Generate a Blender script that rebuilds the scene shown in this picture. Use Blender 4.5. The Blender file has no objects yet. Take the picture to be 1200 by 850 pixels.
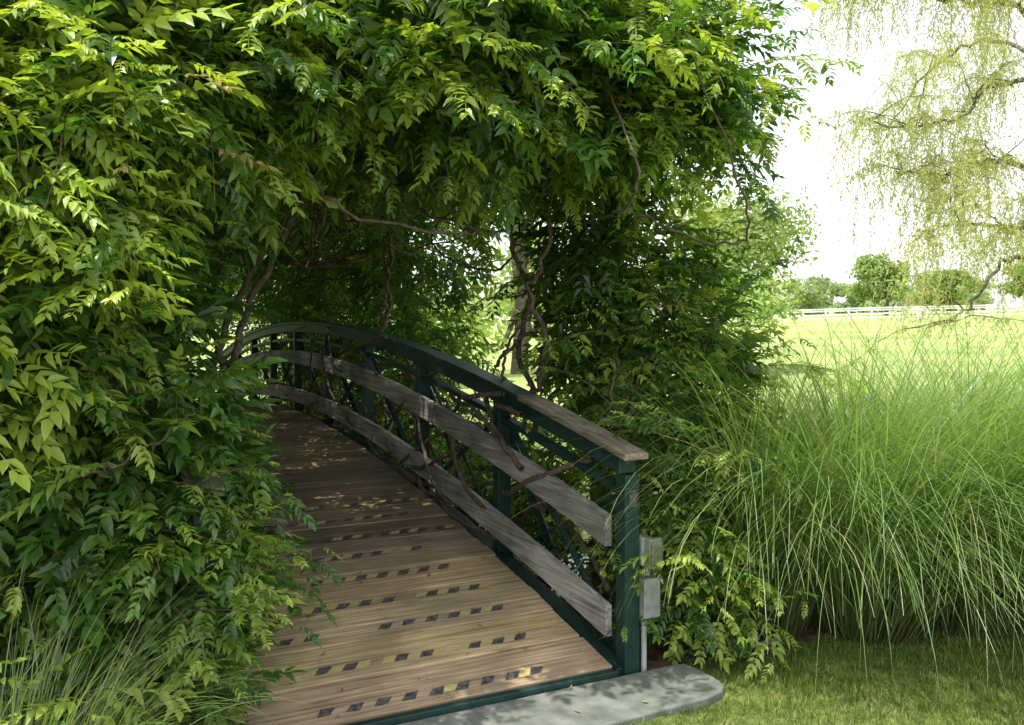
import bpy, math, numpy as np
from mathutils import Vector
rng=np.random.default_rng(7)
F=1039.0
# ---------------------------------------------------------------- frames
A=np.array([-.445,.895]);A/=np.linalg.norm(A);R=np.array([A[1],-A[0]])
P0=np.array([.56,4.3])
def uvz(u,v,z):
    u=np.asarray(u,float);v=np.asarray(v,float);z=np.asarray(z,float)+0*u
    return np.stack([P0[0]+u*A[0]+v*R[0],P0[1]+u*A[1]+v*R[1],z],-1)
def to_uv(x,y):
    dx=x-P0[0];dy=y-P0[1]
    return dx*A[0]+dy*A[1],dx*R[0]+dy*R[1]
def px(x,y,d): return np.array([(x-600)/F*d,d,1.7+(370-y)/F*d])
LEN=12.6
def h(u): return .03+.58*(1-((np.asarray(u,float)-6.3)/6.3)**2)
def sst(a,b,x):
    t=np.clip((x-a)/(b-a),0,1);return t*t*(3-2*t)
def nrm(a): return a/np.maximum(np.linalg.norm(a,axis=-1,keepdims=True),1e-9)
def pond(x,y):
    u,v=to_uv(x,y)
    return sst(1.0,3.2,u)*(1-sst(9.8,11.8,u))*sst(-16,-12,v)*(1-sst(1.0,3.4,v))
def gz(x,y):
    z=-.04+sst(18,85,y)*np.clip(.25+.026*x,-.2,3.5)
    z=z+.03*np.sin(x*.35+1)*np.sin(y*.3)*sst(8,20,y)
    return z-1.1*pond(x,y)
# ---------------------------------------------------------------- geometry accumulator
class Geo:
    def __init__(s): s.v=[];s.t=[];s.q=[];s.c=[];s.n=0;s.mt=[];s.mq=[]
    def add(s,v,tris=None,quads=None,col=(1,1,1),mat=0):
        v=np.asarray(v,float).reshape(-1,3);k=len(v)
        c=np.asarray(col,float)
        if c.ndim==1:c=np.tile(c,(k,1))
        if tris is not None and len(tris):
            t=np.asarray(tris).reshape(-1,3)+s.n;s.t.append(t);s.mt.append(np.full(len(t),mat))
        if quads is not None and len(quads):
            q=np.asarray(quads).reshape(-1,4)+s.n;s.q.append(q);s.mq.append(np.full(len(q),mat))
        s.v.append(v);s.c.append(c);s.n+=k
    def obj(s,name,mats,parent=None,smooth=False,bevel=0):
        v=np.concatenate(s.v);c=np.concatenate(s.c)
        t=np.concatenate(s.t) if s.t else np.zeros((0,3),int)
        q=np.concatenate(s.q) if s.q else np.zeros((0,4),int)
        mi=np.concatenate(([np.concatenate(s.mt)] if s.t else [])+([np.concatenate(s.mq)] if s.q else []))
        me=bpy.data.meshes.new(name)
        me.vertices.add(len(v));me.vertices.foreach_set('co',v.astype(np.float32).ravel())
        L=np.concatenate([t.ravel(),q.ravel()]).astype(np.int32)
        me.loops.add(len(L));me.loops.foreach_set('vertex_index',L)
        nf=len(t)+len(q)
        me.polygons.add(nf)
        ls=np.concatenate([np.arange(len(t))*3,len(t)*3+np.arange(len(q))*4]).astype(np.int32)
        me.polygons.foreach_set('loop_start',ls)
        me.polygons.foreach_set('material_index',mi.astype(np.int32))
        me.polygons.foreach_set('use_smooth',np.full(nf,smooth))
        me.update(calc_edges=True)
        a=me.attributes.new('col','FLOAT_COLOR','POINT')
        a.data.foreach_set('color',np.concatenate([c,np.ones((len(c),1))],1).astype(np.float32).ravel())
        for m in mats: me.materials.append(m)
        o=bpy.data.objects.new(name,me);bpy.context.scene.collection.objects.link(o)
        if parent:o.parent=parent
        if bevel:
            b=o.modifiers.new('b','BEVEL');b.width=bevel;b.segments=2;b.limit_method='ANGLE'
        return o
def empty(name,loc=(0,0,0),rz=0):
    e=bpy.data.objects.new(name,None);bpy.context.scene.collection.objects.link(e)
    e.location=loc;e.rotation_euler=(0,0,rz);return e
BQ=[[0,3,2,1],[4,5,6,7],[0,1,5,4],[1,2,6,5],[2,3,7,6],[3,0,4,7]]
def box(g,x0,x1,y0,y1,z0,z1,col=(1,1,1),mat=0):
    g.add([[x0,y0,z0],[x1,y0,z0],[x1,y1,z0],[x0,y1,z0],[x0,y0,z1],[x1,y0,z1],[x1,y1,z1],[x0,y1,z1]],quads=BQ,col=col,mat=mat)
def tube(g,P,r,sides=6,col=(1,1,1),mat=0):
    P=np.asarray(P,float);n=len(P);r=np.broadcast_to(np.asarray(r,float),(n,))
    T=nrm(np.gradient(P,axis=0))
    ref=np.array([.3,.2,1.]) if abs(T[:,2]).mean()<.8 else np.array([1.,.2,.1])
    S=nrm(np.cross(T,ref));U=np.cross(T,S)
    a=np.arange(sides)*2*math.pi/sides
    V=P[:,None]+r[:,None,None]*(np.cos(a)[None,:,None]*S[:,None]+np.sin(a)[None,:,None]*U[:,None])
    i=np.arange(n-1)[:,None]*sides;j=np.arange(sides)[None];k=(j+1)%sides
    Q=np.stack([i+j,i+k,i+sides+k,i+sides+j],-1).reshape(-1,4)
    g.add(V.reshape(-1,3),quads=Q,col=col,mat=mat)
def spline(P,n=24,jit=0):
    P=np.asarray(P,float)
    Q=np.vstack([2*P[0]-P[1],P,2*P[-1]-P[-2]]);out=[]
    m=len(P)-1
    for t in np.linspace(0,m,n):
        i=min(int(t),m-1);f=t-i;a,b,c,d=Q[i:i+4]
        out.append(.5*((2*b)+(-a+c)*f+(2*a-5*b+4*c-d)*f*f+(-a+3*b-3*c+d)*f**3))
    out=np.array(out)
    if jit: out[1:-1]+=rng.normal(0,jit,out[1:-1].shape)
    return out
# ---------------------------------------------------------------- materials
def mat(name):
    m=bpy.data.materials.new(name);m.use_nodes=True;nt=m.node_tree
    return m,nt,nt.nodes['Principled BSDF'],nt.nodes['Material Output']
def N(nt,t,**k):
    n=nt.nodes.new(t)
    for a,b in k.items():
        if a in n.inputs.keys(): n.inputs[a].default_value=b
        else: setattr(n,a,b)
    return n
def leafmat(name,transl=.35,rough=.45,tc=(1.3,1.25,.5),gloss=.04):
    m,nt,b,out=mat(name);nt.nodes.remove(b)
    at=N(nt,'ShaderNodeAttribute');at.attribute_name='col'
    df=N(nt,'ShaderNodeBsdfDiffuse');nt.links.new(at.outputs['Color'],df.inputs['Color'])
    tr=N(nt,'ShaderNodeBsdfTranslucent')
    m2=N(nt,'ShaderNodeVectorMath');m2.operation='MULTIPLY';m2.inputs[1].default_value=tc
    nt.links.new(at.outputs['Color'],m2.inputs[0]);nt.links.new(m2.outputs[0],tr.inputs['Color'])
    ms=N(nt,'ShaderNodeMixShader');ms.inputs[0].default_value=transl
    nt.links.new(df.outputs[0],ms.inputs[1]);nt.links.new(tr.outputs[0],ms.inputs[2]);o=ms.outputs[0]
    if gloss:
        gl=N(nt,'ShaderNodeBsdfGlossy');gl.inputs['Roughness'].default_value=rough
        m3=N(nt,'ShaderNodeMixShader');m3.inputs[0].default_value=gloss
        nt.links.new(o,m3.inputs[1]);nt.links.new(gl.outputs[0],m3.inputs[2]);o=m3.outputs[0]
    nt.links.new(o,out.inputs['Surface']);return m
def woodmat(name,c1,c2,along='X',rough=.75,dirt=.5):
    m,nt,b,out=mat(name)
    tc=N(nt,'ShaderNodeTexCoord');mp=N(nt,'ShaderNodeMapping')
    mp.inputs['Scale'].default_value=(1.6,38,38) if along=='X' else (38,1.6,38)
    nt.links.new(tc.outputs['Object'],mp.inputs['Vector'])
    n1=N(nt,'ShaderNodeTexNoise',Scale=1.6,Detail=7.0,Distortion=.6);nt.links.new(mp.outputs[0],n1.inputs['Vector'])
    n2=N(nt,'ShaderNodeTexNoise',Scale=2.3,Detail=6.0);nt.links.new(tc.outputs['Object'],n2.inputs['Vector'])
    cr=N(nt,'ShaderNodeValToRGB');cr.color_ramp.elements[0].position=.32;cr.color_ramp.elements[1].position=.68
    cr.color_ramp.elements[0].color=(*c1,1);cr.color_ramp.elements[1].color=(*c2,1)
    nt.links.new(n1.outputs['Fac'],cr.inputs[0])
    at=N(nt,'ShaderNodeAttribute');at.attribute_name='col'
    mu=N(nt,'ShaderNodeVectorMath');mu.operation='MULTIPLY'
    nt.links.new(cr.outputs[0],mu.inputs[0]);nt.links.new(at.outputs['Color'],mu.inputs[1])
    mr=N(nt,'ShaderNodeMapRange');mr.inputs['From Min'].default_value=.35;mr.inputs['From Max'].default_value=.65
    mr.inputs['To Min'].default_value=1-dirt;mr.inputs['To Max'].default_value=1.15
    nt.links.new(n2.outputs['Fac'],mr.inputs['Value'])
    sc=N(nt,'ShaderNodeVectorMath');sc.operation='SCALE'
    nt.links.new(mu.outputs[0],sc.inputs[0]);nt.links.new(mr.outputs[0],sc.inputs['Scale'])
    nt.links.new(sc.outputs[0],b.inputs['Base Color']);b.inputs['Roughness'].default_value=rough
    bp=N(nt,'ShaderNodeBump',Strength=.5,Distance=.006);nt.links.new(n1.outputs['Fac'],bp.inputs['Height'])
    nt.links.new(bp.outputs[0],b.inputs['Normal']);return m
def noisemat(name,c1,c2,scale=6,rough=.8,bump=.2,detail=6,metal=0,dist=.01):
    m,nt,b,out=mat(name)
    tc=N(nt,'ShaderNodeTexCoord');n1=N(nt,'ShaderNodeTexNoise',Scale=float(scale),Detail=float(detail))
    nt.links.new(tc.outputs['Object'],n1.inputs['Vector'])
    cr=N(nt,'ShaderNodeValToRGB');cr.color_ramp.elements[0].position=.33;cr.color_ramp.elements[1].position=.67
    cr.color_ramp.elements[0].color=(*c1,1);cr.color_ramp.elements[1].color=(*c2,1)
    nt.links.new(n1.outputs['Fac'],cr.inputs[0]);o=cr.outputs[0]
    nt.links.new(o,b.inputs['Base Color']);b.inputs['Roughness'].default_value=rough;b.inputs['Metallic'].default_value=metal
    if bump:
        bp=N(nt,'ShaderNodeBump',Strength=bump,Distance=dist);nt.links.new(n1.outputs['Fac'],bp.inputs['Height'])
        nt.links.new(bp.outputs[0],b.inputs['Normal'])
    return m
M_leaf=leafmat('wisteria_leaf',.45,.38,tc=(1.5,1.45,.45),gloss=.05)
M_tree=leafmat('tree_leaf',.4,.6,gloss=0)
M_grass=leafmat('grass_blade',.45,.4,tc=(1.2,1.25,.6),gloss=.05)
M_lawnb=leafmat('lawn_blade',.35,.6,gloss=0)
M_vine=noisemat('vine_bark',(.06,.042,.028),(.18,.135,.095),30,.9,.6)
M_bark=noisemat('bark',(.06,.05,.04),(.17,.14,.11),14,.9,.6)
M_deck=woodmat('deck_board',(.33,.225,.12),(.74,.57,.36),'X',.7,.35)
M_rail=woodmat('weathered_plank',(.18,.175,.16),(.56,.54,.49),'Y',.8,.45)
M_cap=woodmat('rail_cap',(.13,.105,.07),(.34,.29,.21),'Y',.8,.45)
M_green=noisemat('green_paint',(.006,.026,.021),(.013,.05,.039),12,.5,.05)
M_stone=noisemat('bluestone',(.10,.115,.095),(.23,.24,.21),9,.85,.6,detail=12)
M_blk=noisemat('tape_black',(.03,.03,.03),(.15,.14,.13),40,.7,.1)
M_yel=noisemat('tape_yellow',(.44,.35,.20),(.60,.47,.14),40,.7,.1)
M_white=noisemat('white_paint',(.75,.75,.73),(.85,.85,.83),5,.6,0)
M_grey=noisemat('galvanised',(.22,.23,.22),(.32,.33,.32),20,.5,.05)
M_lid=noisemat('outlet_cover',(.15,.15,.11),(.27,.27,.20),20,.3,.05)
M_pvc=noisemat('conduit',(.36,.37,.36),(.48,.49,.48),10,.5,0)
M_dead=leafmat('dead_leaf',.2,.8,gloss=0)
# ---------------------------------------------------------------- ground
def axis(lo,hi,c0,c1,step):
    core=list(np.arange(c0,c1,step));s=step;x=c0;l=[]
    while x>lo: s*=1.18;x-=s;l.append(x)
    r=[];s=step;x=core[-1]
    while x<hi: s*=1.13;x+=s;r.append(x)
    return np.array(l[::-1]+core+r)
X,Y=np.meshgrid(axis(-1800,1800,-8,8,.16),axis(-300,2500,-1,18,.16))
Z=gz(X,Y)+rng.normal(0,.006,X.shape)*(Y<15)
u_,v_=to_uv(X,Y)
bed=np.clip(sst(-.16,.02,u_)*sst(-6,-4,v_)*(1-sst(3.2,3.8,u_)),0,1)*(1-sst(4.1,4.6,v_))
bed=np.maximum(bed,sst(.0,.1,-v_-2.1)*(1-sst(12,13,u_))*(v_>-6))
bed=np.maximum(bed,pond(X,Y))
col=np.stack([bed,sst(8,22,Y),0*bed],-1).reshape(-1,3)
g=Geo();ny,nx=X.shape
i=np.arange(ny-1)[:,None]*nx;j=np.arange(nx-1)[None]
g.add(np.stack([X,Y,Z],-1).reshape(-1,3),quads=np.stack([i+j,i+j+1,i+nx+j+1,i+nx+j],-1).reshape(-1,4),col=col)
m,nt,b,out=mat('ground_mat')
tc=N(nt,'ShaderNodeTexCoord')
def ramp(src,cs,ps):
    cr=N(nt,'ShaderNodeValToRGB');e=cr.color_ramp.elements
    e[0].position=ps[0];e[1].position=ps[1];e[0].color=(*cs[0],1);e[1].color=(*cs[1],1);nt.links.new(src,cr.inputs[0]);return cr.outputs[0]
n1=N(nt,'ShaderNodeTexNoise',Scale=14.0,Detail=8.0);nt.links.new(tc.outputs['Object'],n1.inputs['Vector'])
n2=N(nt,'ShaderNodeTexNoise',Scale=.22,Detail=9.0);nt.links.new(tc.outputs['Object'],n2.inputs['Vector'])
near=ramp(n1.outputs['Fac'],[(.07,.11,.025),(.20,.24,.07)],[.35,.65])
far=ramp(n2.outputs['Fac'],[(.25,.34,.10),(.42,.48,.17)],[.35,.65])  # sun glare on the field put into its colour, brighter than near grass
soil=ramp(n1.outputs['Fac'],[(.05,.033,.022),(.24,.16,.11)],[.35,.7])
at=N(nt,'ShaderNodeAttribute');at.attribute_name='col';sp=N(nt,'ShaderNodeSeparateColor');nt.links.new(at.outputs['Color'],sp.inputs[0])
def mix(f,a,b_):
    mm=N(nt,'ShaderNodeMix');mm.data_type='RGBA';nt.links.new(f,mm.inputs[0]);nt.links.new(a,mm.inputs[6]);nt.links.new(b_,mm.inputs[7]);return mm.outputs[2]
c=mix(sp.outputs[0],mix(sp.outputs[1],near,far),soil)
nt.links.new(c,b.inputs['Base Color']);b.inputs['Roughness'].default_value=.95;b.inputs['Specular IOR Level'].default_value=.1
bp=N(nt,'ShaderNodeBump',Strength=.6,Distance=.03);nt.links.new(n1.outputs['Fac'],bp.inputs['Height']);nt.links.new(bp.outputs[0],b.inputs['Normal'])
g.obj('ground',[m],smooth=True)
mw,nt,b,out=mat('pond_water_mat');b.inputs['Base Color'].default_value=(.02,.03,.02,1);b.inputs['Roughness'].default_value=.05
nw=N(nt,'ShaderNodeTexNoise',Scale=5.0);bw=N(nt,'ShaderNodeBump',Strength=.1,Distance=.02);nt.links.new(nw.outputs['Fac'],bw.inputs['Height']);nt.links.new(bw.outputs[0],b.inputs['Normal'])
g=Geo();c4=uvz([.8,12,12,.8],[-16,-16,3.6,3.6],-.6);g.add(c4,quads=[[0,1,2,3]]);g.obj('pond_water',[mw])
# ---------------------------------------------------------------- ribbons (grass)
def ribbons(g,base,az,th0,bend,L,w,nseg,col,colb=None,pw=1.5,twist=.6):
    n=len(base);t=np.linspace(0,1,nseg+1)
    th=th0[:,None]+bend[:,None]*t[None]**pw
    az2=az[:,None]+rng.normal(0,.12,(n,1))*t[None]
    ds=(L/nseg)[:,None]
    d=np.stack([np.sin(th)*np.cos(az2),np.sin(th)*np.sin(az2),np.cos(th)],-1)*ds[...,None]
    P=base[:,None]+np.concatenate([np.zeros((n,1,3)),np.cumsum(d[:,:-1],1)],1)
    P[...,2]=np.maximum(P[...,2],base[:,None,2]+.01*t[None])
    tw=az+math.pi/2+rng.normal(0,twist,n)
    S=np.stack([np.cos(tw),np.sin(tw),0*tw],-1)[:,None]
    wt=(w[:,None]*np.clip(.45+2.2*t[None],0,1)*np.clip(1-t[None],.03,1)**.6)[...,None]*.5
    V=np.stack([P-S*wt,P+S*wt],2).reshape(n,-1,3)
    k=2*(nseg+1);q=np.array([[2*i,2*i+1,2*i+3,2*i+2] for i in range(nseg)])
    Q=(np.arange(n)[:,None,None]*k+q[None]).reshape(-1,4)
    if colb is None: C=np.repeat(col,k,0)
    else:
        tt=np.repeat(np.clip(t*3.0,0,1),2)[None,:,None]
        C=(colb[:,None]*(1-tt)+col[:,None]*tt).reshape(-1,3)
    g.add(V.reshape(-1,3),quads=Q,col=C)
n=80000
bx=rng.uniform(.2,4.6,n);by=rng.uniform(2.9,5.6,n)
u,v=to_uv(bx,by);ok=((u<-.16+.05*np.sin(bx*9)+.03*np.sin(bx*23)+.05*rng.normal(0,1,n))|(v>4.3))&~((u>-.46)&(v<.29))
bx=bx[ok];by=by[ok];n=len(bx)
base=np.stack([bx,by,gz(bx,by)-.004],-1)
tmix=rng.random((n,1));patch=(np.sin(bx*3.1)*np.sin(by*4.3+1)*.5+.5)[:,None]
colr=np.array([.08,.15,.025])*(1-tmix)+np.array([.27,.37,.08])*tmix
colr=colr*(.75+.5*(np.sin(bx*7+by*3)*np.sin(by*9-bx*2)*.5+.5)[:,None])
colr=np.where(rng.random((n,1))<.07+.10*patch,np.array([.44,.37,.20]),colr)
g=Geo();ribbons(g,base,rng.uniform(0,6.28,n),rng.uniform(0,.8,n),rng.uniform(.2,1.2,n),rng.uniform(.02,.055,n),rng.uniform(.0035,.006,n),2,colr)
g.obj('lawn_grass',[M_lawnb])
def misc(name,cs,nper,L0,L1,colA,colB,th=.55,bd=1.5,spread=.28,brown=.03,w0=.005,w1=.010,lean=(0,0),pw=1.7):
    g=Geo()
    for (cx,cy,s) in cs:
        n=int(nper*s);a=rng.uniform(0,6.28,n);r=spread*s*np.sqrt(rng.random(n))
        bx=cx+r*np.cos(a);by=cy+r*np.sin(a)
        dx=np.cos(a)+lean[0]+rng.normal(0,.4,n);dy=np.sin(a)+lean[1]+rng.normal(0,.4,n);az=np.arctan2(dy,dx)
        Ln=rng.uniform(L0,L1,n)*s**.3
        t=rng.random((n,1));c=np.array(colA)*(1-t)+np.array(colB)*t
        br=rng.random((n,1))<brown;c=np.where(br,[.42,.36,.22],c)
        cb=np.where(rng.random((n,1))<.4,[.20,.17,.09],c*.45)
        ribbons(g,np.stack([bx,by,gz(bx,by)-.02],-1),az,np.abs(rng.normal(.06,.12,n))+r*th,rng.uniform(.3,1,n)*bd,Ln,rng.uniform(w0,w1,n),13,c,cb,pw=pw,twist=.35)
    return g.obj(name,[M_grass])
GA,GB=(.11,.21,.045),(.30,.42,.13)
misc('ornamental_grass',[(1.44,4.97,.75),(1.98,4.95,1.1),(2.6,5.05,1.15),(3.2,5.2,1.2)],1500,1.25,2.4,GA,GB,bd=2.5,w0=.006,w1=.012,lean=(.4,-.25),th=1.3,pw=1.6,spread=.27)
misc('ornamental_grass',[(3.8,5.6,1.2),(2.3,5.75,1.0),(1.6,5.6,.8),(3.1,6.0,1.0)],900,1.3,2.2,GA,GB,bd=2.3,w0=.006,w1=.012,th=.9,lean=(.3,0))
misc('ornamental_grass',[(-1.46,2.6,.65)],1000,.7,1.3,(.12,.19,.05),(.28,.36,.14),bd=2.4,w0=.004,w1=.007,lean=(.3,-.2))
# ---------------------------------------------------------------- bridge
rz=math.atan2(R[1],R[0])
BR=empty('arched_footbridge',(P0[0],P0[1],0),rz)   # local X=v, Y=u
def slope(u): return math.atan(.58*2*(6.3-u)/6.3**2)
g=Geo();tp=Geo();sc_w=Geo();pitch=.146;k=0;u=-.03
WL,WR=-1.86,-.10
while u<LEN:
    uc=u+pitch/2;a=slope(uc);z=float(h(uc));ca,sa=math.cos(a),math.sin(a)
    l=pitch/2-.0045;dz=rng.normal(0,.0022)
    tilt=rng.normal(0,.0022)
    shade=rng.uniform(.72,1.14)
    weather_shade=np.clip((uc-1.1)/.8,0,1)  # weathering plus canopy shade, both put into the board colour
    cc=np.array([1,1,1])*(1-weather_shade)+np.array([.46,.47,.48])*weather_shade
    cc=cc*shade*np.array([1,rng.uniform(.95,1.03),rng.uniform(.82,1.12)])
    e0=rng.normal(0,.004);e1=rng.normal(0,.004)
    V=[]
    for zz in (-.036,0):
        for (xx,yy) in ((WL+e0,-l),(WR+e1,-l),(WR+e1,l),(WL+e0,l)):
            zt=zz+dz+tilt*(1 if xx>-1 else -1)
            V.append([xx,uc+yy*ca-zt*sa,z+yy*sa+zt*ca])
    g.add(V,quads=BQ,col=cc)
    for xs in (-1.78,-.98,-.18):
        for ys in(-.04,.04):
            aa=np.arange(6)*1.047;VV=[[xs+.0045*math.cos(q),uc+(ys+.0045*math.sin(q))*ca,z+ys*sa+.0058] for q in aa]
            sc_w.add(VV,quads=[[0,1,2,3],[0,3,4,5]])
    if k%2==0 and uc<2.5:
        x=-1.56+rng.normal(0,.03);i=0;wt=.025;xe=-.36+rng.normal(0,.07);off=rng.normal(0,.014)
        worn=[.65,.1,.5,.35,.6,.25,.45,.5,.5,.5][min(k//2,9)]
        sk_=rng.normal(0,.004)
        while x<xe:
            w=.062;sl=.034;wear=rng.random();m_=0 if i%2==0 else 1
            if not(m_==1 and wear<worn+.1) and not(m_==0 and wear<.12):
                a1=rng.uniform(-.006,.006);a2=rng.uniform(-.006,.006);o2=off+sk_*(x+1)
                pts=[(x,-wt),(x+w-.001,-wt+a1),(x+w+sl-.001,wt+a2),(x+sl,wt+a1)]
                VV=[[p[0],uc+(p[1]+o2)*ca-.0025*sa,z+(p[1]+o2)*sa+.0062] for p in pts]
                tp.add(VV,quads=[[0,1,2,3]],mat=m_)
            x+=w;i+=1
    u+=pitch;k+=1
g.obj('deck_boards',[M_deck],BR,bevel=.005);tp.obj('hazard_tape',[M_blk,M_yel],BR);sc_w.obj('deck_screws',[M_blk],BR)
def sweep(g,x0,x1,z0,z1,ua,ub,n=20,col=(1,1,1),mat=0):
    us=np.linspace(ua,ub,n);hh=h(us)
    V=np.stack([np.stack([np.full(n,x),us,hh+z],-1) for x,z in((x0,z0),(x1,z0),(x1,z1),(x0,z1))],1)
    i=np.arange(n-1)[:,None]*4;j=np.arange(4)[None];kk=(j+1)%4
    Q=np.stack([i+j,i+kk,i+4+kk,i+4+j],-1).reshape(-1,4).tolist()+[[0,3,2,1],[4*n-4,4*n-3,4*n-2,4*n-1]]
    g.add(V.reshape(-1,3),quads=Q,col=col,mat=mat)
gr=Geo();pl=Geo();cp=Geo()
for side in (0,1):
    s=1 if side==0 else -1;x_=0 if side==0 else -1.96
    def sw(G,a,b,*r,**k):
        lo,hi=(x_+s*a,x_+s*b);sweep(G,min(lo,hi),max(lo,hi),*r,**k)
    sw(gr,-.05,.05,.905,.992,.0,LEN,n=60)
    sw(gr,-.03,.03,.79,.825,.0,LEN,n=60)
    sw(gr,-.075,-.01,-.20,-.02,-.02,LEN,n=60)
    sw(gr,.0,.06,-.30,-.06,.05,LEN,n=60)
    sw(gr,-.066,.066,.994,1.022,1.06,LEN+.06,n=56)
    sw(cp,-.07,.07,.994,1.026,-.08,1.055,n=8)
    for zc,ph in((.61,.0),(.17,1.4)):
        st=[.06]+list(np.arange(2.8+ph,LEN,2.8))+[LEN]
        for a_,b_ in zip(st[:-1],st[1:]):
            sh=rng.uniform(.85,1.12)
            sw(pl,-.088,-.052,zc-.075,zc+.075,a_,b_-.005,col=(sh,sh*.99,sh*rng.uniform(.93,1.0)))
    for i in range(10):
        up=i*1.4;hz=float(h(up));w=.042
        box(gr,x_-w,x_+w,up-w,up+w,(-.3 if i in(0,9) else -.28)+hz*(i not in(0,9)),hz+.903)
        if i not in (0,9):
            xo=x_+s*.42
            tube(gr,[[x_+s*.05,up,hz+.72],[xo,up,hz-.22]],.028,4)
            box(gr,min(x_+s*.03,xo+s*.03),max(x_+s*.03,xo+s*.03),up-.03,up+.03,hz-.30,hz-.22)
    for i in range(9):
        a0=i*1.4+.06;a1=(i+1)*1.4-.06
        if i%2: a0,a1=a1,a0
        tube(gr,[[x_+s*.02,a0,float(h(a0))-.02],[x_+s*.02,a1,float(h(a1))+.8]],.022,4)
        tube(gr,[[x_+s*.035,a1,float(h(a1))-.02],[x_+s*.035,a0,float(h(a0))+.8]],.012,4)
box(gr,WL,WR,-.075,-.036,-.14,.022)
for up in (3.5,9.1):
    for x_ in(-1.8,-.15): box(gr,x_-.07,x_+.07,up-.07,up+.07,-1.4,float(h(up))-.2)
gr.obj('green_frame',[M_green],BR,bevel=.004)
pl.obj('side_planks',[M_rail],BR,bevel=.005);cp.obj('handrail_cap',[M_cap],BR,bevel=.006)
g=Geo();box(g,-.02,.02,-.0465,-.0435,.78,.86);g.obj('name_plate',[M_blk],BR)
out2=[(-2.5,-.46),(-1.6,-.47),(-1.0,-.462),(-.4,-.475),(.12,-.455),(.23,-.425),(.285,-.37),(.295,-.28),(.285,-.15),(.27,-.095),(.22,-.082),(-2.5,-.082)]
k=len(out2);V=[[a,b,.0] for a,b in out2]+[[a*1.0,b,-.12] for a,b in out2]
me=bpy.data.meshes.new('stone_step');me.from_pydata(V,[],[list(range(k)),list(range(k,2*k))[::-1]]+[[i,(i+1)%k,(i+1)%k+k,i+k][::-1] for i in range(k)]);me.materials.append(M_stone)
o=bpy.data.objects.new('stone_step',me);bpy.context.scene.collection.objects.link(o);o.location=(P0[0],P0[1],0);o.rotation_euler=(0,0,rz)
bm=o.modifiers.new('b','BEVEL');bm.width=.008;bm.segments=2
EB=empty('electrical_outlet',(P0[0]+.0,P0[1],0),rz)
g=Geo();box(g,.045,.065,-.06,.06,.49,.63);box(g,.06,.13,-.05,.05,.50,.62);g.obj('outlet_back_box',[M_grey],EB,bevel=.008)
g=Geo();box(g,.062,.145,-.095,-.052,.485,.625);box(g,.072,.135,-.106,-.095,.50,.61);g.obj('weather_cover',[M_lid],EB,bevel=.012)
g=Geo();box(g,.045,.13,-.075,.015,.25,.43);box(g,.04,.135,-.083,-.075,.245,.435);box(g,.075,.11,-.09,-.083,.3,.31);g.obj('junction_box',[M_grey],EB,bevel=.005)
g=Geo();tube(g,[[.09,-.03,.44],[.09,-.03,.49]],.014,10);tube(g,[[.075,-.03,-.06],[.075,-.03,.12],[.075,-.03,.25]],.014,12);tube(g,[[.075,-.03,.22],[.075,-.03,.25]],.019,12);g.obj('conduit',[M_pvc],EB,smooth=True)
g=Geo();tube(g,spline([uvz(.05,.45,-.02),uvz(-.02,.8,-.02),uvz(.05,1.1,-.025),uvz(.3,1.4,-.03)],16),.014,8);g.obj('drain_pipe',[M_stone],smooth=True)
# ---------------------------------------------------------------- wisteria
def leaf_template(hi,seed):
    r=np.random.default_rng(seed);V=[];T=[]
    def leaflet(p,ang,L,droop):
        d=np.array([math.sin(ang),math.cos(ang),0]);s=np.array([d[1],-d[0],0])
        w=L*.22;roll=r.normal(0,.35)
        def P(t,x,z):
            off=s*x*math.cos(roll)
            zz=z+x*math.sin(roll)-droop*L*t*t
            return p+d*(t*L*(1-.15*droop))+off+np.array([0,0,zz])
        b=len(V)
        if hi:
            V.extend([P(0,0,0),P(.3,-w,.006),P(.3,0,-.014),P(.3,w,.006),P(.66,-w*.75,.004),P(.66,0,-.014),P(.66,w*.75,.004),P(1,0,-.01)])
            T.extend([[b,b+1,b+2],[b,b+2,b+3],[b+1,b+4,b+5],[b+1,b+5,b+2],[b+2,b+5,b+6],[b+2,b+6,b+3],[b+4,b+7,b+5],[b+5,b+7,b+6]])
        else:
            V.extend([P(0,0,0),P(.42,-w,.008),P(.42,w,.008),P(1,0,-.01)])
            T.extend([[b,b+1,b+3],[b,b+3,b+2]])
    dr=r.uniform(.1,.5)
    def R_(t): return np.array([.08*math.sin(t*2+seed),t,-dr*t*t])
    np_=6 if hi else 5
    for i in range(np_):
        t=.22+.7*i/(np_-1)
        for sg in(-1,1):
            if r.random()<.04: continue
            leaflet(R_(t+r.normal(0,.015)),sg*(1.1-.35*i/np_+r.normal(0,.16)),(.30 if hi else .34)*r.uniform(.75,1.15)*(1-.15*abs(i-2)/3),r.uniform(0,.9))
    leaflet(R_(.97),r.normal(0,.15),.32,r.uniform(.1,.6))
    b=len(V)
    for t in(0,.5,1): V.extend([R_(t)+[-.008,0,0],R_(t)+[.008,0,0]])
    T.extend([[b,b+1,b+3],[b,b+3,b+2],[b+2,b+3,b+5],[b+2,b+5,b+4]])
    return np.array(V),np.array(T)
HI=[leaf_template(True,i) for i in range(12)];LO=[leaf_template(False,20+i) for i in range(8)]
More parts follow.
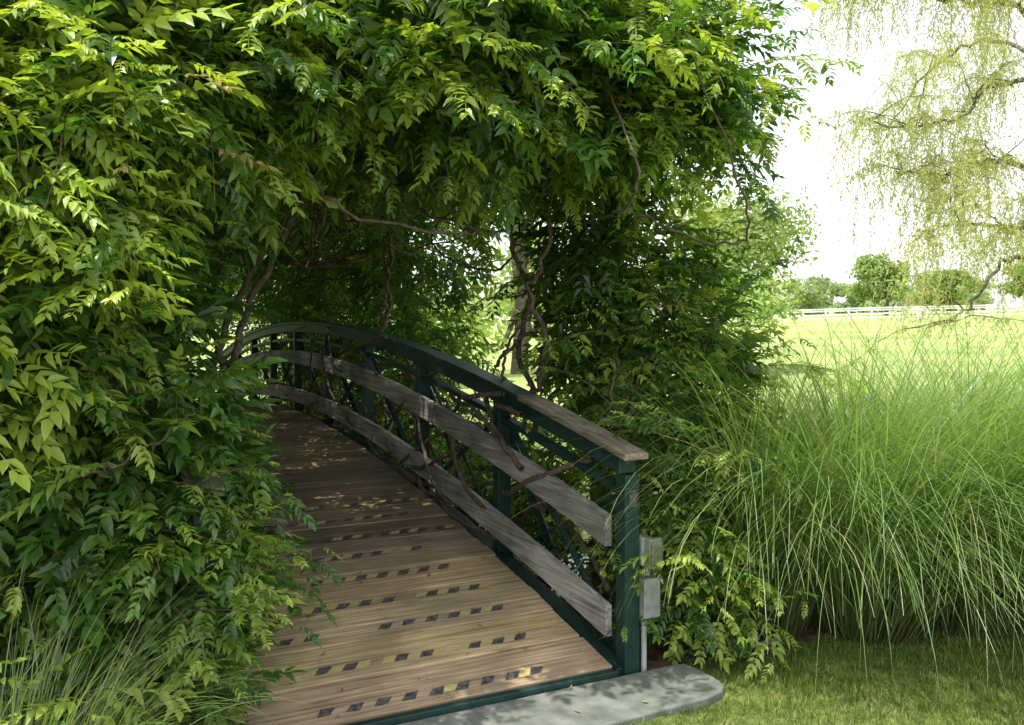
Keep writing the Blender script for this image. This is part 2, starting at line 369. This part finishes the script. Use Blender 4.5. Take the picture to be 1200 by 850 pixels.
def place(g,temps,pos,f,nn,sc,col):
    f=nrm(f);s=nrm(np.cross(f,nn));nn=np.cross(s,f)
    M=np.stack([s,f,nn],-1)*sc[:,None,None]
    idx=rng.integers(0,len(temps),len(pos))
    for k,(tv,tt) in enumerate(temps):
        w=np.where(idx==k)[0]
        if not len(w):continue
        V=np.einsum('nij,vj->nvi',M[w],tv)+pos[w][:,None]
        T=(np.arange(len(w))[:,None,None]*len(tv)+tt[None]).reshape(-1,3)
        g.add(V.reshape(-1,3),tris=T,col=np.repeat(col[w],len(tv),0))
CD=np.array([.030,.085,.016]);CM=np.array([.095,.205,.032]);CB=np.array([.42,.54,.10])  # young growth tones, with sunlit and shaded foliage also put into the colour
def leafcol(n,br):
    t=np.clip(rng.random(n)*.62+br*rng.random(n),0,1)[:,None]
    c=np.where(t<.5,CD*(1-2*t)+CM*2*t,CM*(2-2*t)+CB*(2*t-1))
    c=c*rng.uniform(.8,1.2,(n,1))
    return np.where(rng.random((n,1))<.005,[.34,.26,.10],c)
W=empty('wisteria_vine')
POS=[];FD=[];NN=[];SC=[];BRT=[];stems=Geo()
def addl(p,f,n,s,b): POS.append(p);FD.append(f);NN.append(n);SC.append(s);BRT.append(b)
def blob(c,r,nleaf,nshoot,br=.3,uvf=False,sc=(.2,.32),shL=(.35,.9)):
    c=np.asarray(c,float);r=np.asarray(r,float)
    n=nleaf;d=nrm(rng.normal(0,1,(n,3)));rad=rng.random(n)**.2
    rad=rad*(1+.2*np.sin(d[:,0]*5+c[0]*3)*np.cos(d[:,2]*4+c[1]*5))
    loc=d*r*rad[:,None];o=nrm(d/r)
    def xf(a):
        if not uvf:return a
        return np.stack([a[...,0]*A[0]+a[...,1]*R[0],a[...,0]*A[1]+a[...,1]*R[1],a[...,2]],-1)
    cw=uvz(*c) if uvf else c
    p=cw+xf(loc);ow=xf(o)
    f=ow*np.array([1,1,.35])+rng.normal(0,.5,(n,3))+[0,0,-.05]
    nn=np.array([0,0,1.])+.4*ow+rng.normal(0,.3,(n,3))
    addl(p,f,nn,rng.uniform(*sc,n),np.full(n,br)*(rad>.8))  # only outer leaves get the lighter tone; inner ones are coloured darker as shade
    for k in range(nshoot):
        dd=nrm(rng.normal(0,1,3));
        if dd[2]<-.6: dd[2]*=.3;dd=nrm(dd)
        st=cw+xf(dd*r*.8);od=xf(nrm(dd/r))
        dirn=nrm(od+rng.normal(0,.35,3)+[0,0,.3]);L=rng.uniform(*shL);m=max(4,int(L/.06))
        pts=[st]
        grav=rng.uniform(.05,.2);yb=rng.random()**1.6
        for q in range(m):
            dirn=nrm(dirn+np.array([0,0,-grav*.6])+rng.normal(0,.10,3));pts.append(pts[-1]+dirn*L/m)
        pts=np.array(pts)
        tube(stems,pts,np.linspace(.004,.0012,len(pts)),3,col=(.9,1.3,.6))
        T=nrm(np.gradient(pts,axis=0));sd=nrm(np.cross(T,[0,0,1])+1e-3)
        sg=np.where(np.arange(len(pts))%2,1,-1)[:,None]
        tt=np.linspace(0,1,len(pts))
        f=T*.55+sd*sg*.9+rng.normal(0,.2,T.shape)+[0,0,-.02]
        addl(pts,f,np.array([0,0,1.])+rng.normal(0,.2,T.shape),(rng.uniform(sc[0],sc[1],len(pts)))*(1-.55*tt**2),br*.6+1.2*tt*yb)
for u in np.arange(1.0,13,1.3):
    z=3.0+.42*float(h(u))
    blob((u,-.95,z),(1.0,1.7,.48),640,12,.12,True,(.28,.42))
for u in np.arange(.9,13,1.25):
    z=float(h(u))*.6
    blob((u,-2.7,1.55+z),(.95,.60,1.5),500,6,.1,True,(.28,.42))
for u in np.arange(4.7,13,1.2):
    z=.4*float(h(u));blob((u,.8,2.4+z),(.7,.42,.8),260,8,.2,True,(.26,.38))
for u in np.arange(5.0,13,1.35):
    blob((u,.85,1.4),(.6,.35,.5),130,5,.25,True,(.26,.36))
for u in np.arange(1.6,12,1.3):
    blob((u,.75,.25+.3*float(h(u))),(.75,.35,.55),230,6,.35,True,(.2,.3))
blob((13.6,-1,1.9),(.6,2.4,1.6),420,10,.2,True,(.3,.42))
# front canopy
blob((.30,5.3,3.3),(.78,.75,.78),900,60,.55)
blob((.95,5.2,2.98),(.32,.45,.36),170,26,.6)
blob((.1,5.0,2.85),(.6,.5,.33),290,24,.55)
blob((-.65,4.6,3.1),(1.0,.8,.55),1000,64,.6)
blob((-1.6,3.9,2.9),(.75,.7,.62),740,54,.6)
blob((-1.75,3.25,2.55),(.5,.5,.5),290,44,1.1,shL=(.35,.75))
blob((-1.95,3.15,1.95),(.5,.45,.7),340,34,1.0,shL=(.3,.6))
blob((-1.95,3.8,1.1),(.6,.6,1.2),1000,24,.12)
blob((-1.5,3.65,.75),(.30,.4,.85),400,22,.35,shL=(.25,.5))
blob((-1.24,3.42,.48),(.12,.22,.62),130,26,.9,sc=(.14,.23),shL=(.2,.45))
blob((-1.6,3.25,.05),(.35,.3,.3),220,10,.3)
# right column
blob((.55,6.0,2.0),(.24,.35,.9),370,12,.3)
blob((.86,5.9,1.75),(.36,.4,.8),350,32,.5)
blob((1.05,5.6,1.3),(.36,.4,.35),250,24,.5)
blob((.78,4.95,.8),(.15,.3,.35),130,14,.45,sc=(.16,.26))
blob((.95,4.62,.42),(.2,.26,.42),250,26,.6,sc=(.15,.25),shL=(.25,.5))
def trail(st,dr,L,yb=.8,s0=.2,s1=.3):
    d=nrm(np.array(dr,float));m=int(L/.055);pts=[np.array(st,float)]
    for q in range(m): d=nrm(d+[0,0,-.045]+rng.normal(0,.06,3));pts.append(pts[-1]+d*.055)
    pts=np.array(pts);tube(stems,pts,np.linspace(.004,.0012,len(pts)),3)
    T=nrm(np.gradient(pts,axis=0));sd=nrm(np.cross(T,[0,0,1])+1e-3);sg=np.where(np.arange(len(pts))%2,1,-1)[:,None]
    tt=np.linspace(0,1,len(pts))
    addl(pts,T*.6+sd*sg*.9+rng.normal(0,.15,T.shape),np.array([0,0,1.])+rng.normal(0,.2,T.shape),rng.uniform(s0,s1,len(pts))*(1-.6*tt**2),tt*yb+.25)
for k in range(6): trail((1.0,5.1+rng.normal(0,.1),2.92+rng.normal(0,.12)),(.9,-.2,-.2+rng.normal(0,.15)),rng.uniform(.4,.62))
for k in range(18): trail((-1.75+rng.normal(0,.2),3.0,2.2+rng.normal(0,.35)),(.8,-.4,.25+rng.normal(0,.3)),rng.uniform(.35,.6),1.4)
for k in range(16): trail((-.8+rng.normal(0,.6),3.95,2.9+rng.normal(0,.12)),(.7,-.5,.1+rng.normal(0,.3)),rng.uniform(.4,.65),1.4)
for k in range(12): trail((-1.22,3.4+rng.normal(0,.1),rng.uniform(.25,1.15)),(.75,.0,.35+rng.normal(0,.2)),rng.uniform(.25,.45),1.2,.13,.2)
for k in range(9): trail((.8+rng.normal(0,.1),4.9+rng.normal(0,.3),rng.uniform(.85,1.15)),(-.5,-.5,.25+rng.normal(0,.2)),rng.uniform(.25,.4),.8,.13,.2)
for k in range(7): trail((.9,4.6+rng.normal(0,.15),rng.uniform(.3,.9)),(.7,-.5,.1),rng.uniform(.25,.45),.8,.14,.22)
pos=np.concatenate(POS);f=np.concatenate(FD);nn=np.concatenate(NN);sc=np.concatenate(SC);br=np.concatenate(BRT)
u,v=to_uv(pos[:,0],pos[:,1])
clear=(u>-.6)&(u<13)&(v>-1.72)&(v<-.12)&(pos[:,2]<h(np.clip(u,0,12.6))+2.1+.15*np.sin(u*5)-.5*np.abs(v+.9)**2)
clear|=(pos[:,1]<2.3)
keep=~clear
keep|=(u<.5)&(v<-1.38)&(pos[:,1]>2.3)&(pos[:,2]<1.4)
keep|=(u>0)&(u<1.3)&(v>-.2)&(v<0)&(pos[:,2]>.75)&(pos[:,2]<1.5)
pos,f,nn,sc,br=pos[keep],f[keep],nn[keep],sc[keep],br[keep]
dist=np.linalg.norm(pos-[0,0,1.7],axis=1)
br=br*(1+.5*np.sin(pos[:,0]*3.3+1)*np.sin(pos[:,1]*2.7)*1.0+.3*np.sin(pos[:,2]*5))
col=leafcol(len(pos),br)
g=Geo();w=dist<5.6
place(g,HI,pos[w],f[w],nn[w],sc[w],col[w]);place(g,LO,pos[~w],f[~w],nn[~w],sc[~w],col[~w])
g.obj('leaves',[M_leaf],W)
print('LEAVES',len(pos))
stems.obj('shoots',[M_vine],W)
vn=Geo()
def vine(P,r0,r1,jit=.012,n=36,tw=0):
    p=spline(P,n,jit)
    if tw:
        t=np.linspace(0,1,n);ph=rng.uniform(0,6.28);p=p+np.stack([np.cos(t*tw+ph),np.sin(t*tw+ph),0*t],-1)*r0*1.5
    tube(vn,p,np.linspace(r0,r1,n),7)
for k in range(3):
    o_=rng.normal(0,.04,3)
    vine([np.array([.62,5.7,-.1])+o_,np.array([.58,5.75,.8]),np.array([.5,5.85,1.5])+o_,np.array([.45,5.8,2.3]),np.array([.2,5.6,3.0])+o_],.035,.02,.01,44,11)
vine([px(622,520,5.9),px(628,470,5.9),px(606,410,5.9),px(622,350,5.8),px(600,290,5.8),px(612,230,5.6),px(640,160,5.5)],.022,.012)
vine([px(580,430,5.8),px(605,400,5.8),px(630,385,5.8),px(640,330,5.8)],.014,.009)
vine([px(622,500,5.7),px(590,440,5.7),px(600,400,5.8),px(628,350,5.8),px(640,280,5.8)],.012,.008)
vine([px(625,470,5.6),px(640,400,5.5),px(622,340,5.5),px(645,270,5.4),px(630,200,5.4)],.02,.012)
vine([px(565,225,5.8),px(590,255,5.8),px(622,262,5.8),px(650,230,5.8)],.009,.006)
vine([px(448,385,7.2),px(458,330,7.2),px(450,270,7),px(462,200,7)],.018,.013,.012,40,14)
vine([px(452,385,7.2),px(450,330,7.2),px(460,270,7),px(455,200,7)],.013,.010,.012,40,14)
for k in range(36):
    u0=rng.uniform(.6,7);v0=rng.uniform(-1.9,.5)
    vine([uvz(u0,v0,rng.uniform(2.6,2.9)),uvz(u0+rng.normal(0,.3),v0+rng.normal(0,.3),rng.uniform(2.0,2.45)),uvz(u0+rng.normal(0,.6),v0+rng.normal(0,.6),rng.uniform(2.1,2.6)),uvz(u0+rng.normal(0,1),v0+rng.normal(0,.7),3)],.010,.005)
for k in range(10):
    us=np.arange(rng.uniform(.2,1.8),rng.uniform(4.5,8),.45)
    P=[uvz(a,.0+.12*math.sin(a*3+k*2)+rng.normal(0,.02),float(h(a))+np.clip(.45+.46*math.sin(a*1.1+k*1.7)+rng.normal(0,.08),.03,1.02)) for a in us]
    vine(P,.017,.008,.006,60)
for k in range(4):
    x=.75+rng.normal(0,.06)
    vine([(x,5.1,-.1),(x-.05,5.0,.4),(x-.12,4.9,.8),(x-.2,4.85,1.05),(x-.1,5.1,1.2),(x,5.5,1.5)],.012,.007,.01,30)
for k in range(7):
    x=rng.uniform(-1.9,-1.5);y=rng.uniform(3.7,5)
    vine([(x,y,-.1),(x+rng.normal(0,.1),y,.8),(x+.1,y,1.6),(x+rng.normal(.1,.15),y+.1,2.3),(x+.4,y+.3,3)],.025,.014,.012,40,8)
vine([px(90,560,3.1),px(150,540,3.1),px(200,505,3.2),px(240,470,3.4)],.006,.004)
vine([px(120,330,3.3),px(170,350,3.4),px(215,360,3.5)],.008,.005)
vn.obj('trunk_stems',[M_vine],W,smooth=True)
AR=empty('garden_arbor',(P0[0],P0[1],0),rz)
g=Geo()
for u in (1.55,5.5,8.2,10.7,12.8):
    for x_ in(-2.6,.85): tube(g,[[x_,u,-.9],[x_,u,2.0],[x_,u,2.65+.3*float(h(u))]],.02,8)
    t=np.linspace(0,math.pi,14);tube(g,np.stack([-.875+1.725*np.cos(t),np.full(14,u),2.65+.3*float(h(u))+.35*np.sin(t)],-1),.02,8)
for x_ in(-2.6,-.875,.85):
    us=np.linspace(.8,12.8,20);tube(g,np.stack([np.full(20,x_),us,2.68+.3*h(us)+(.35 if x_==-.875 else 0)],-1),.018,6)
g.obj('hoops',[M_green],AR,smooth=True)
# ---------------------------------------------------------------- trees
def tree(name,x,y,H,Wd,n,size,cA,cB,trunk=True,low=.15,g=None):
    own=g is None
    if own:g=Geo()
    z0=float(gz(np.array(x),np.array(y)))
    nl=11;lob=[]
    for k in range(nl):
        a=rng.uniform(0,6.28);rr=rng.uniform(.1,.34)*Wd;zz=rng.uniform(low+.15,.86)
        sh=1-.75*max(0,zz-.5)
        lob.append((x+rr*sh*1.1*math.cos(a),y+rr*sh*math.sin(a),z0+H*zz,rng.uniform(.16,.27)*Wd,rng.uniform(.12,.18)*H))
    if trunk:
        tube(g,spline([(x,y,z0-.1),(x+.05*Wd*.3,y,z0+H*.3),(x,y,z0+H*.75)],8),np.linspace(.035*H,.008*H,8),7,mat=1)
        for L in lob: tube(g,spline([(x,y,z0+H*.25),((x+L[0])/2,(y+L[1])/2,L[2]-.1*H),L[:3]],6),np.linspace(.013*H,.004*H,6),5,mat=1)
    for L in lob:
        m=n//nl;d=nrm(rng.normal(0,1,(m,3)));r=rng.random(m)**.4*(1+.25*np.sin(d[:,0]*6+L[0])*np.cos(d[:,1]*5))
        p=np.array(L[:3])+d*np.array([L[3],L[3],L[4]])*r[:,None]
        nn=nrm(d+rng.normal(0,.6,(m,3))+[0,0,.3]);s=nrm(np.cross(nn,rng.normal(0,1,(m,3))));t=np.cross(nn,s)
        sz=(size*rng.uniform(.5,1.2,m))[:,None]
        V=np.stack([p-s*sz,p-t*sz*.5,p+s*sz,p+t*sz*.5],1)
        q=rng.random((m,1));c=np.array(cA)*(1-q)+np.array(cB)*q;c=c*rng.uniform(.8,1.2)
        g.add(V.reshape(-1,3),quads=np.arange(m*4).reshape(-1,4),col=np.repeat(c,4,0))
    if own:return g.obj(name,[M_tree,M_bark])
tree('maple_tree',6.3,28,7.0,6.5,11000,.11,(.22,.31,.11),(.42,.52,.22))
tree('maple_tree',.2,26,8.2,6.5,8500,.12,(.26,.36,.12),(.50,.60,.24),low=-.05)  # extra pale leaves: sunlit look put into the colour
tree('maple_tree',-4.6,21,8,6.5,9000,.14,(.08,.16,.04),(.22,.32,.09),low=-.1)
tree('maple_tree',-9.5,24,9,8,8000,.16,(.08,.14,.04),(.16,.26,.07),low=0)
TA,TB=(.15,.24,.08),(.33,.43,.15)
tree('maple_tree',57,135,10.5,11,6000,.4,TA,TB)
tree('maple_tree',68,138,8,11,5000,.4,TA,TB)
tree('maple_tree',80,135,9,12,5000,.4,TA,TB)
tree('maple_tree',38,150,7.5,9,4000,.45,(.2,.28,.12),(.36,.44,.2))
g=Geo()
for k in range(44):
    x=-60+k*5.2+rng.normal(0,1.5);
    tree('',x,175+rng.normal(0,10),rng.uniform(6,9),rng.uniform(9,13),1100,.6,(.24,.32,.18),(.38,.46,.26),trunk=False,low=-.1,g=g)  # distance haze put into the pale leaf colours
g.obj('distant_treeline',[M_tree,M_bark])
g=Geo();tube(g,[(36,112,.5),(36,112,3),(36,112,5.6)],.12,8);box(g,35.5,36.5,111.95,112.05,5.0,5.15);g.obj('utility_pole',[M_bark])
g=Geo();FX=np.arange(-40,130,2.4)
def fy(x): return 88+3*math.sin(x*.03)
for k,x in enumerate(FX):
    y=fy(x);z=float(gz(np.array(x),np.array(y)));box(g,x-.08,x+.08,y-.08,y+.08,z-.2,z+1.4)
    if k<len(FX)-1:
        x2=FX[k+1];y2=fy(x2);z2=float(gz(np.array(x2),np.array(y2)))
        for q in(.35,.72,1.09,1.3):
            g.add([[x,y-.09,z+q-.07],[x2,y2-.09,z2+q-.07],[x2,y2-.05,z2+q-.07],[x,y-.05,z+q-.07],[x,y-.09,z+q+.07],[x2,y2-.09,z2+q+.07],[x2,y2-.05,z2+q+.07],[x,y-.05,z+q+.07]],quads=BQ)
g.obj('white_paddock_fence',[M_white])
# willow
WT=empty('willow_tree')
g=Geo();lv=Geo()
tr=spline([(10.8,15,-.1),(10.6,15,1.5),(10.9,15,3.2),(10.5,15.2,5),(10.2,15.3,8)],20,.02);tube(g,tr,np.linspace(.42,.12,20),10)
limbs=[[(10.8,15,3.4),px(1290,60,14.5),px(1200,92,14),px(1160,103,14),px(1125,137,14),px(1060,150,13.8),px(1000,135,13.5)],
[(10.8,15,3.0),px(1200,198,14),px(1150,189,14),px(1100,206,13.8),px(1050,200,13.5)],
[(10.8,15,2.6),px(1260,265,14.2),px(1200,268,13.5),px(1140,262,13.3),px(1085,270,13)],
[(10.7,15,2.2),px(1240,290,13.5),px(1200,301,13),px(1168,316,13),px(1135,362,13),px(1085,385,13)],
[(10.5,15.2,5),px(1200,15,14),px(1120,0,13.8),px(1030,-30,13.6),px(960,0,13.4)],
[(10.3,15.3,6),px(1150,-80,14.5),px(1050,-120,14.5),px(950,-80,14.5)],
[(10.3,15.3,7),(9,14,8.8),(7,13.6,8.6),(5.6,13.3,7.4)],[(10.3,15.3,7),(12,16,9),(14,16.5,8),(15,17,6)],[(10.5,15.3,5),(12.5,14,6.5),(14,13,6),(15,12,4)],[(10.5,15,4),(10,17.5,7),(9,19,7),(8,20,5)]]
src=[]
for li,P in enumerate(limbs):
    p=spline(P,34,.03);tube(g,p,np.linspace(.06 if li!=3 else .055,.01,34),6)
    for k in range(5 if li==3 else 14):
        i=rng.integers(9,33);d=nrm(rng.normal(0,1,3)*[1,1,.5]+[-.3,0,.3]);L=rng.uniform(.5,1.5)
        q=spline([p[i],p[i]+d*L*.5+[0,0,.1],p[i]+d*L+[0,0,-.1]],10,.015);tube(g,q,np.linspace(.013,.003,10),4);src+=[(x,li) for x in q[3:]]
    if li!=3: src+=[(x,li) for x in p[12:]]
    else: src+=[(x,li) for x in p[26:]]
ns=3700;lp=[];ld=[]
for k in range(ns):
    s,li=src[rng.integers(0,len(src))]
    L=rng.uniform(.3,1.5)*(0.6 if li==3 else 1);m=int(L/.035)
    d=nrm(rng.normal(0,1,3)*[1,1,.6]+[-.2,0,.15]);pts=[np.array(s)]
    for i in range(m):
        d=nrm(d+[0,0,-.12]+rng.normal(0,.09,3));pts.append(pts[-1]+d*.035)
    pts=np.array(pts)
    if k%5==0: tube(g,pts[::3] if len(pts)>8 else pts,.003,3)
    lp.append(pts);ld.append(np.tile(d,(len(pts),1)))
lp=np.concatenate(lp);ld=np.concatenate(ld);n=len(lp);print('willow leaves',n)
dd=nrm(ld*.5+rng.normal(0,.6,(n,3))+[0,0,-.4]);s=nrm(np.cross(dd,rng.normal(0,1,(n,3))));Lf=rng.uniform(.05,.11,n)[:,None]
V=np.stack([lp,lp+dd*Lf*.4-s*.009,lp+dd*Lf,lp+dd*Lf*.4+s*.009],1)
q=rng.random((n,1));c=np.array([.34,.40,.15])*(1-q)+np.array([.60,.60,.30])*q
lv.add(V.reshape(-1,3),quads=np.arange(n*4).reshape(-1,4),col=np.repeat(c,4,0))
g.obj('trunk_and_limbs',[M_bark],WT,smooth=True);lv.obj('foliage',[M_tree],WT)
n=110;u=rng.uniform(-.4,5,n);v=rng.uniform(-1.8,-.15,n);P=uvz(u,v,np.where(u<-.05,.006,h(u)+.009))
a=rng.uniform(0,6.28,n);s=np.stack([np.cos(a),np.sin(a),rng.uniform(0,.4,n)],-1);t=np.stack([-np.sin(a),np.cos(a),rng.uniform(0,.3,n)],-1)
L=rng.uniform(.010,.024,n)[:,None];V=np.stack([P-s*L,P-t*L*.4,P+s*L,P+t*L*.4],1);V[...,2]=np.maximum(V[...,2],P[:,None,2])
g=Geo();g.add(V.reshape(-1,3),quads=np.arange(n*4).reshape(-1,4),col=np.repeat(np.where(rng.random((n,1))<.5,[.30,.19,.09],[.36,.30,.11]),4,0));g.obj('fallen_leaves',[M_dead])
# ---------------------------------------------------------------- light
ts=Vector((-.24,-.2,.95)).normalized()
sun=bpy.data.lights.new('sun','SUN');sun.energy=5;sun.angle=math.radians(.5);sun.color=(1,.95,.86)
so=bpy.data.objects.new('sun',sun);bpy.context.scene.collection.objects.link(so);so.rotation_euler=ts.to_track_quat('Z','Y').to_euler()
w=bpy.data.worlds.new('World');bpy.context.scene.world=w;w.use_nodes=True;nt=w.node_tree
sk=nt.nodes.new('ShaderNodeTexSky');sk.sky_type='NISHITA';sk.sun_disc=False
sk.sun_elevation=math.asin(ts.z);sk.sun_rotation=math.atan2(ts.x,ts.y);sk.dust_density=1.5;sk.air_density=1
hs=nt.nodes.new('ShaderNodeHueSaturation');hs.inputs['Saturation'].default_value=.25;hs.inputs['Value'].default_value=2.6
nt.links.new(sk.outputs[0],hs.inputs['Color']);nt.links.new(hs.outputs[0],nt.nodes['Background'].inputs['Color']);nt.nodes['Background'].inputs['Strength'].default_value=.15
cam=bpy.data.cameras.new('camera');co=bpy.data.objects.new('camera',cam);bpy.context.scene.collection.objects.link(co)
co.location=(0,0,1.7);co.rotation_euler=(math.radians(90),0,0);cam.lens=F/1200*36;cam.shift_y=-55/1200;cam.clip_end=5000
bpy.context.scene.camera=co
sc_=bpy.context.scene;sc_.view_settings.view_transform='Standard';sc_.view_settings.look='None';sc_.view_settings.exposure=0
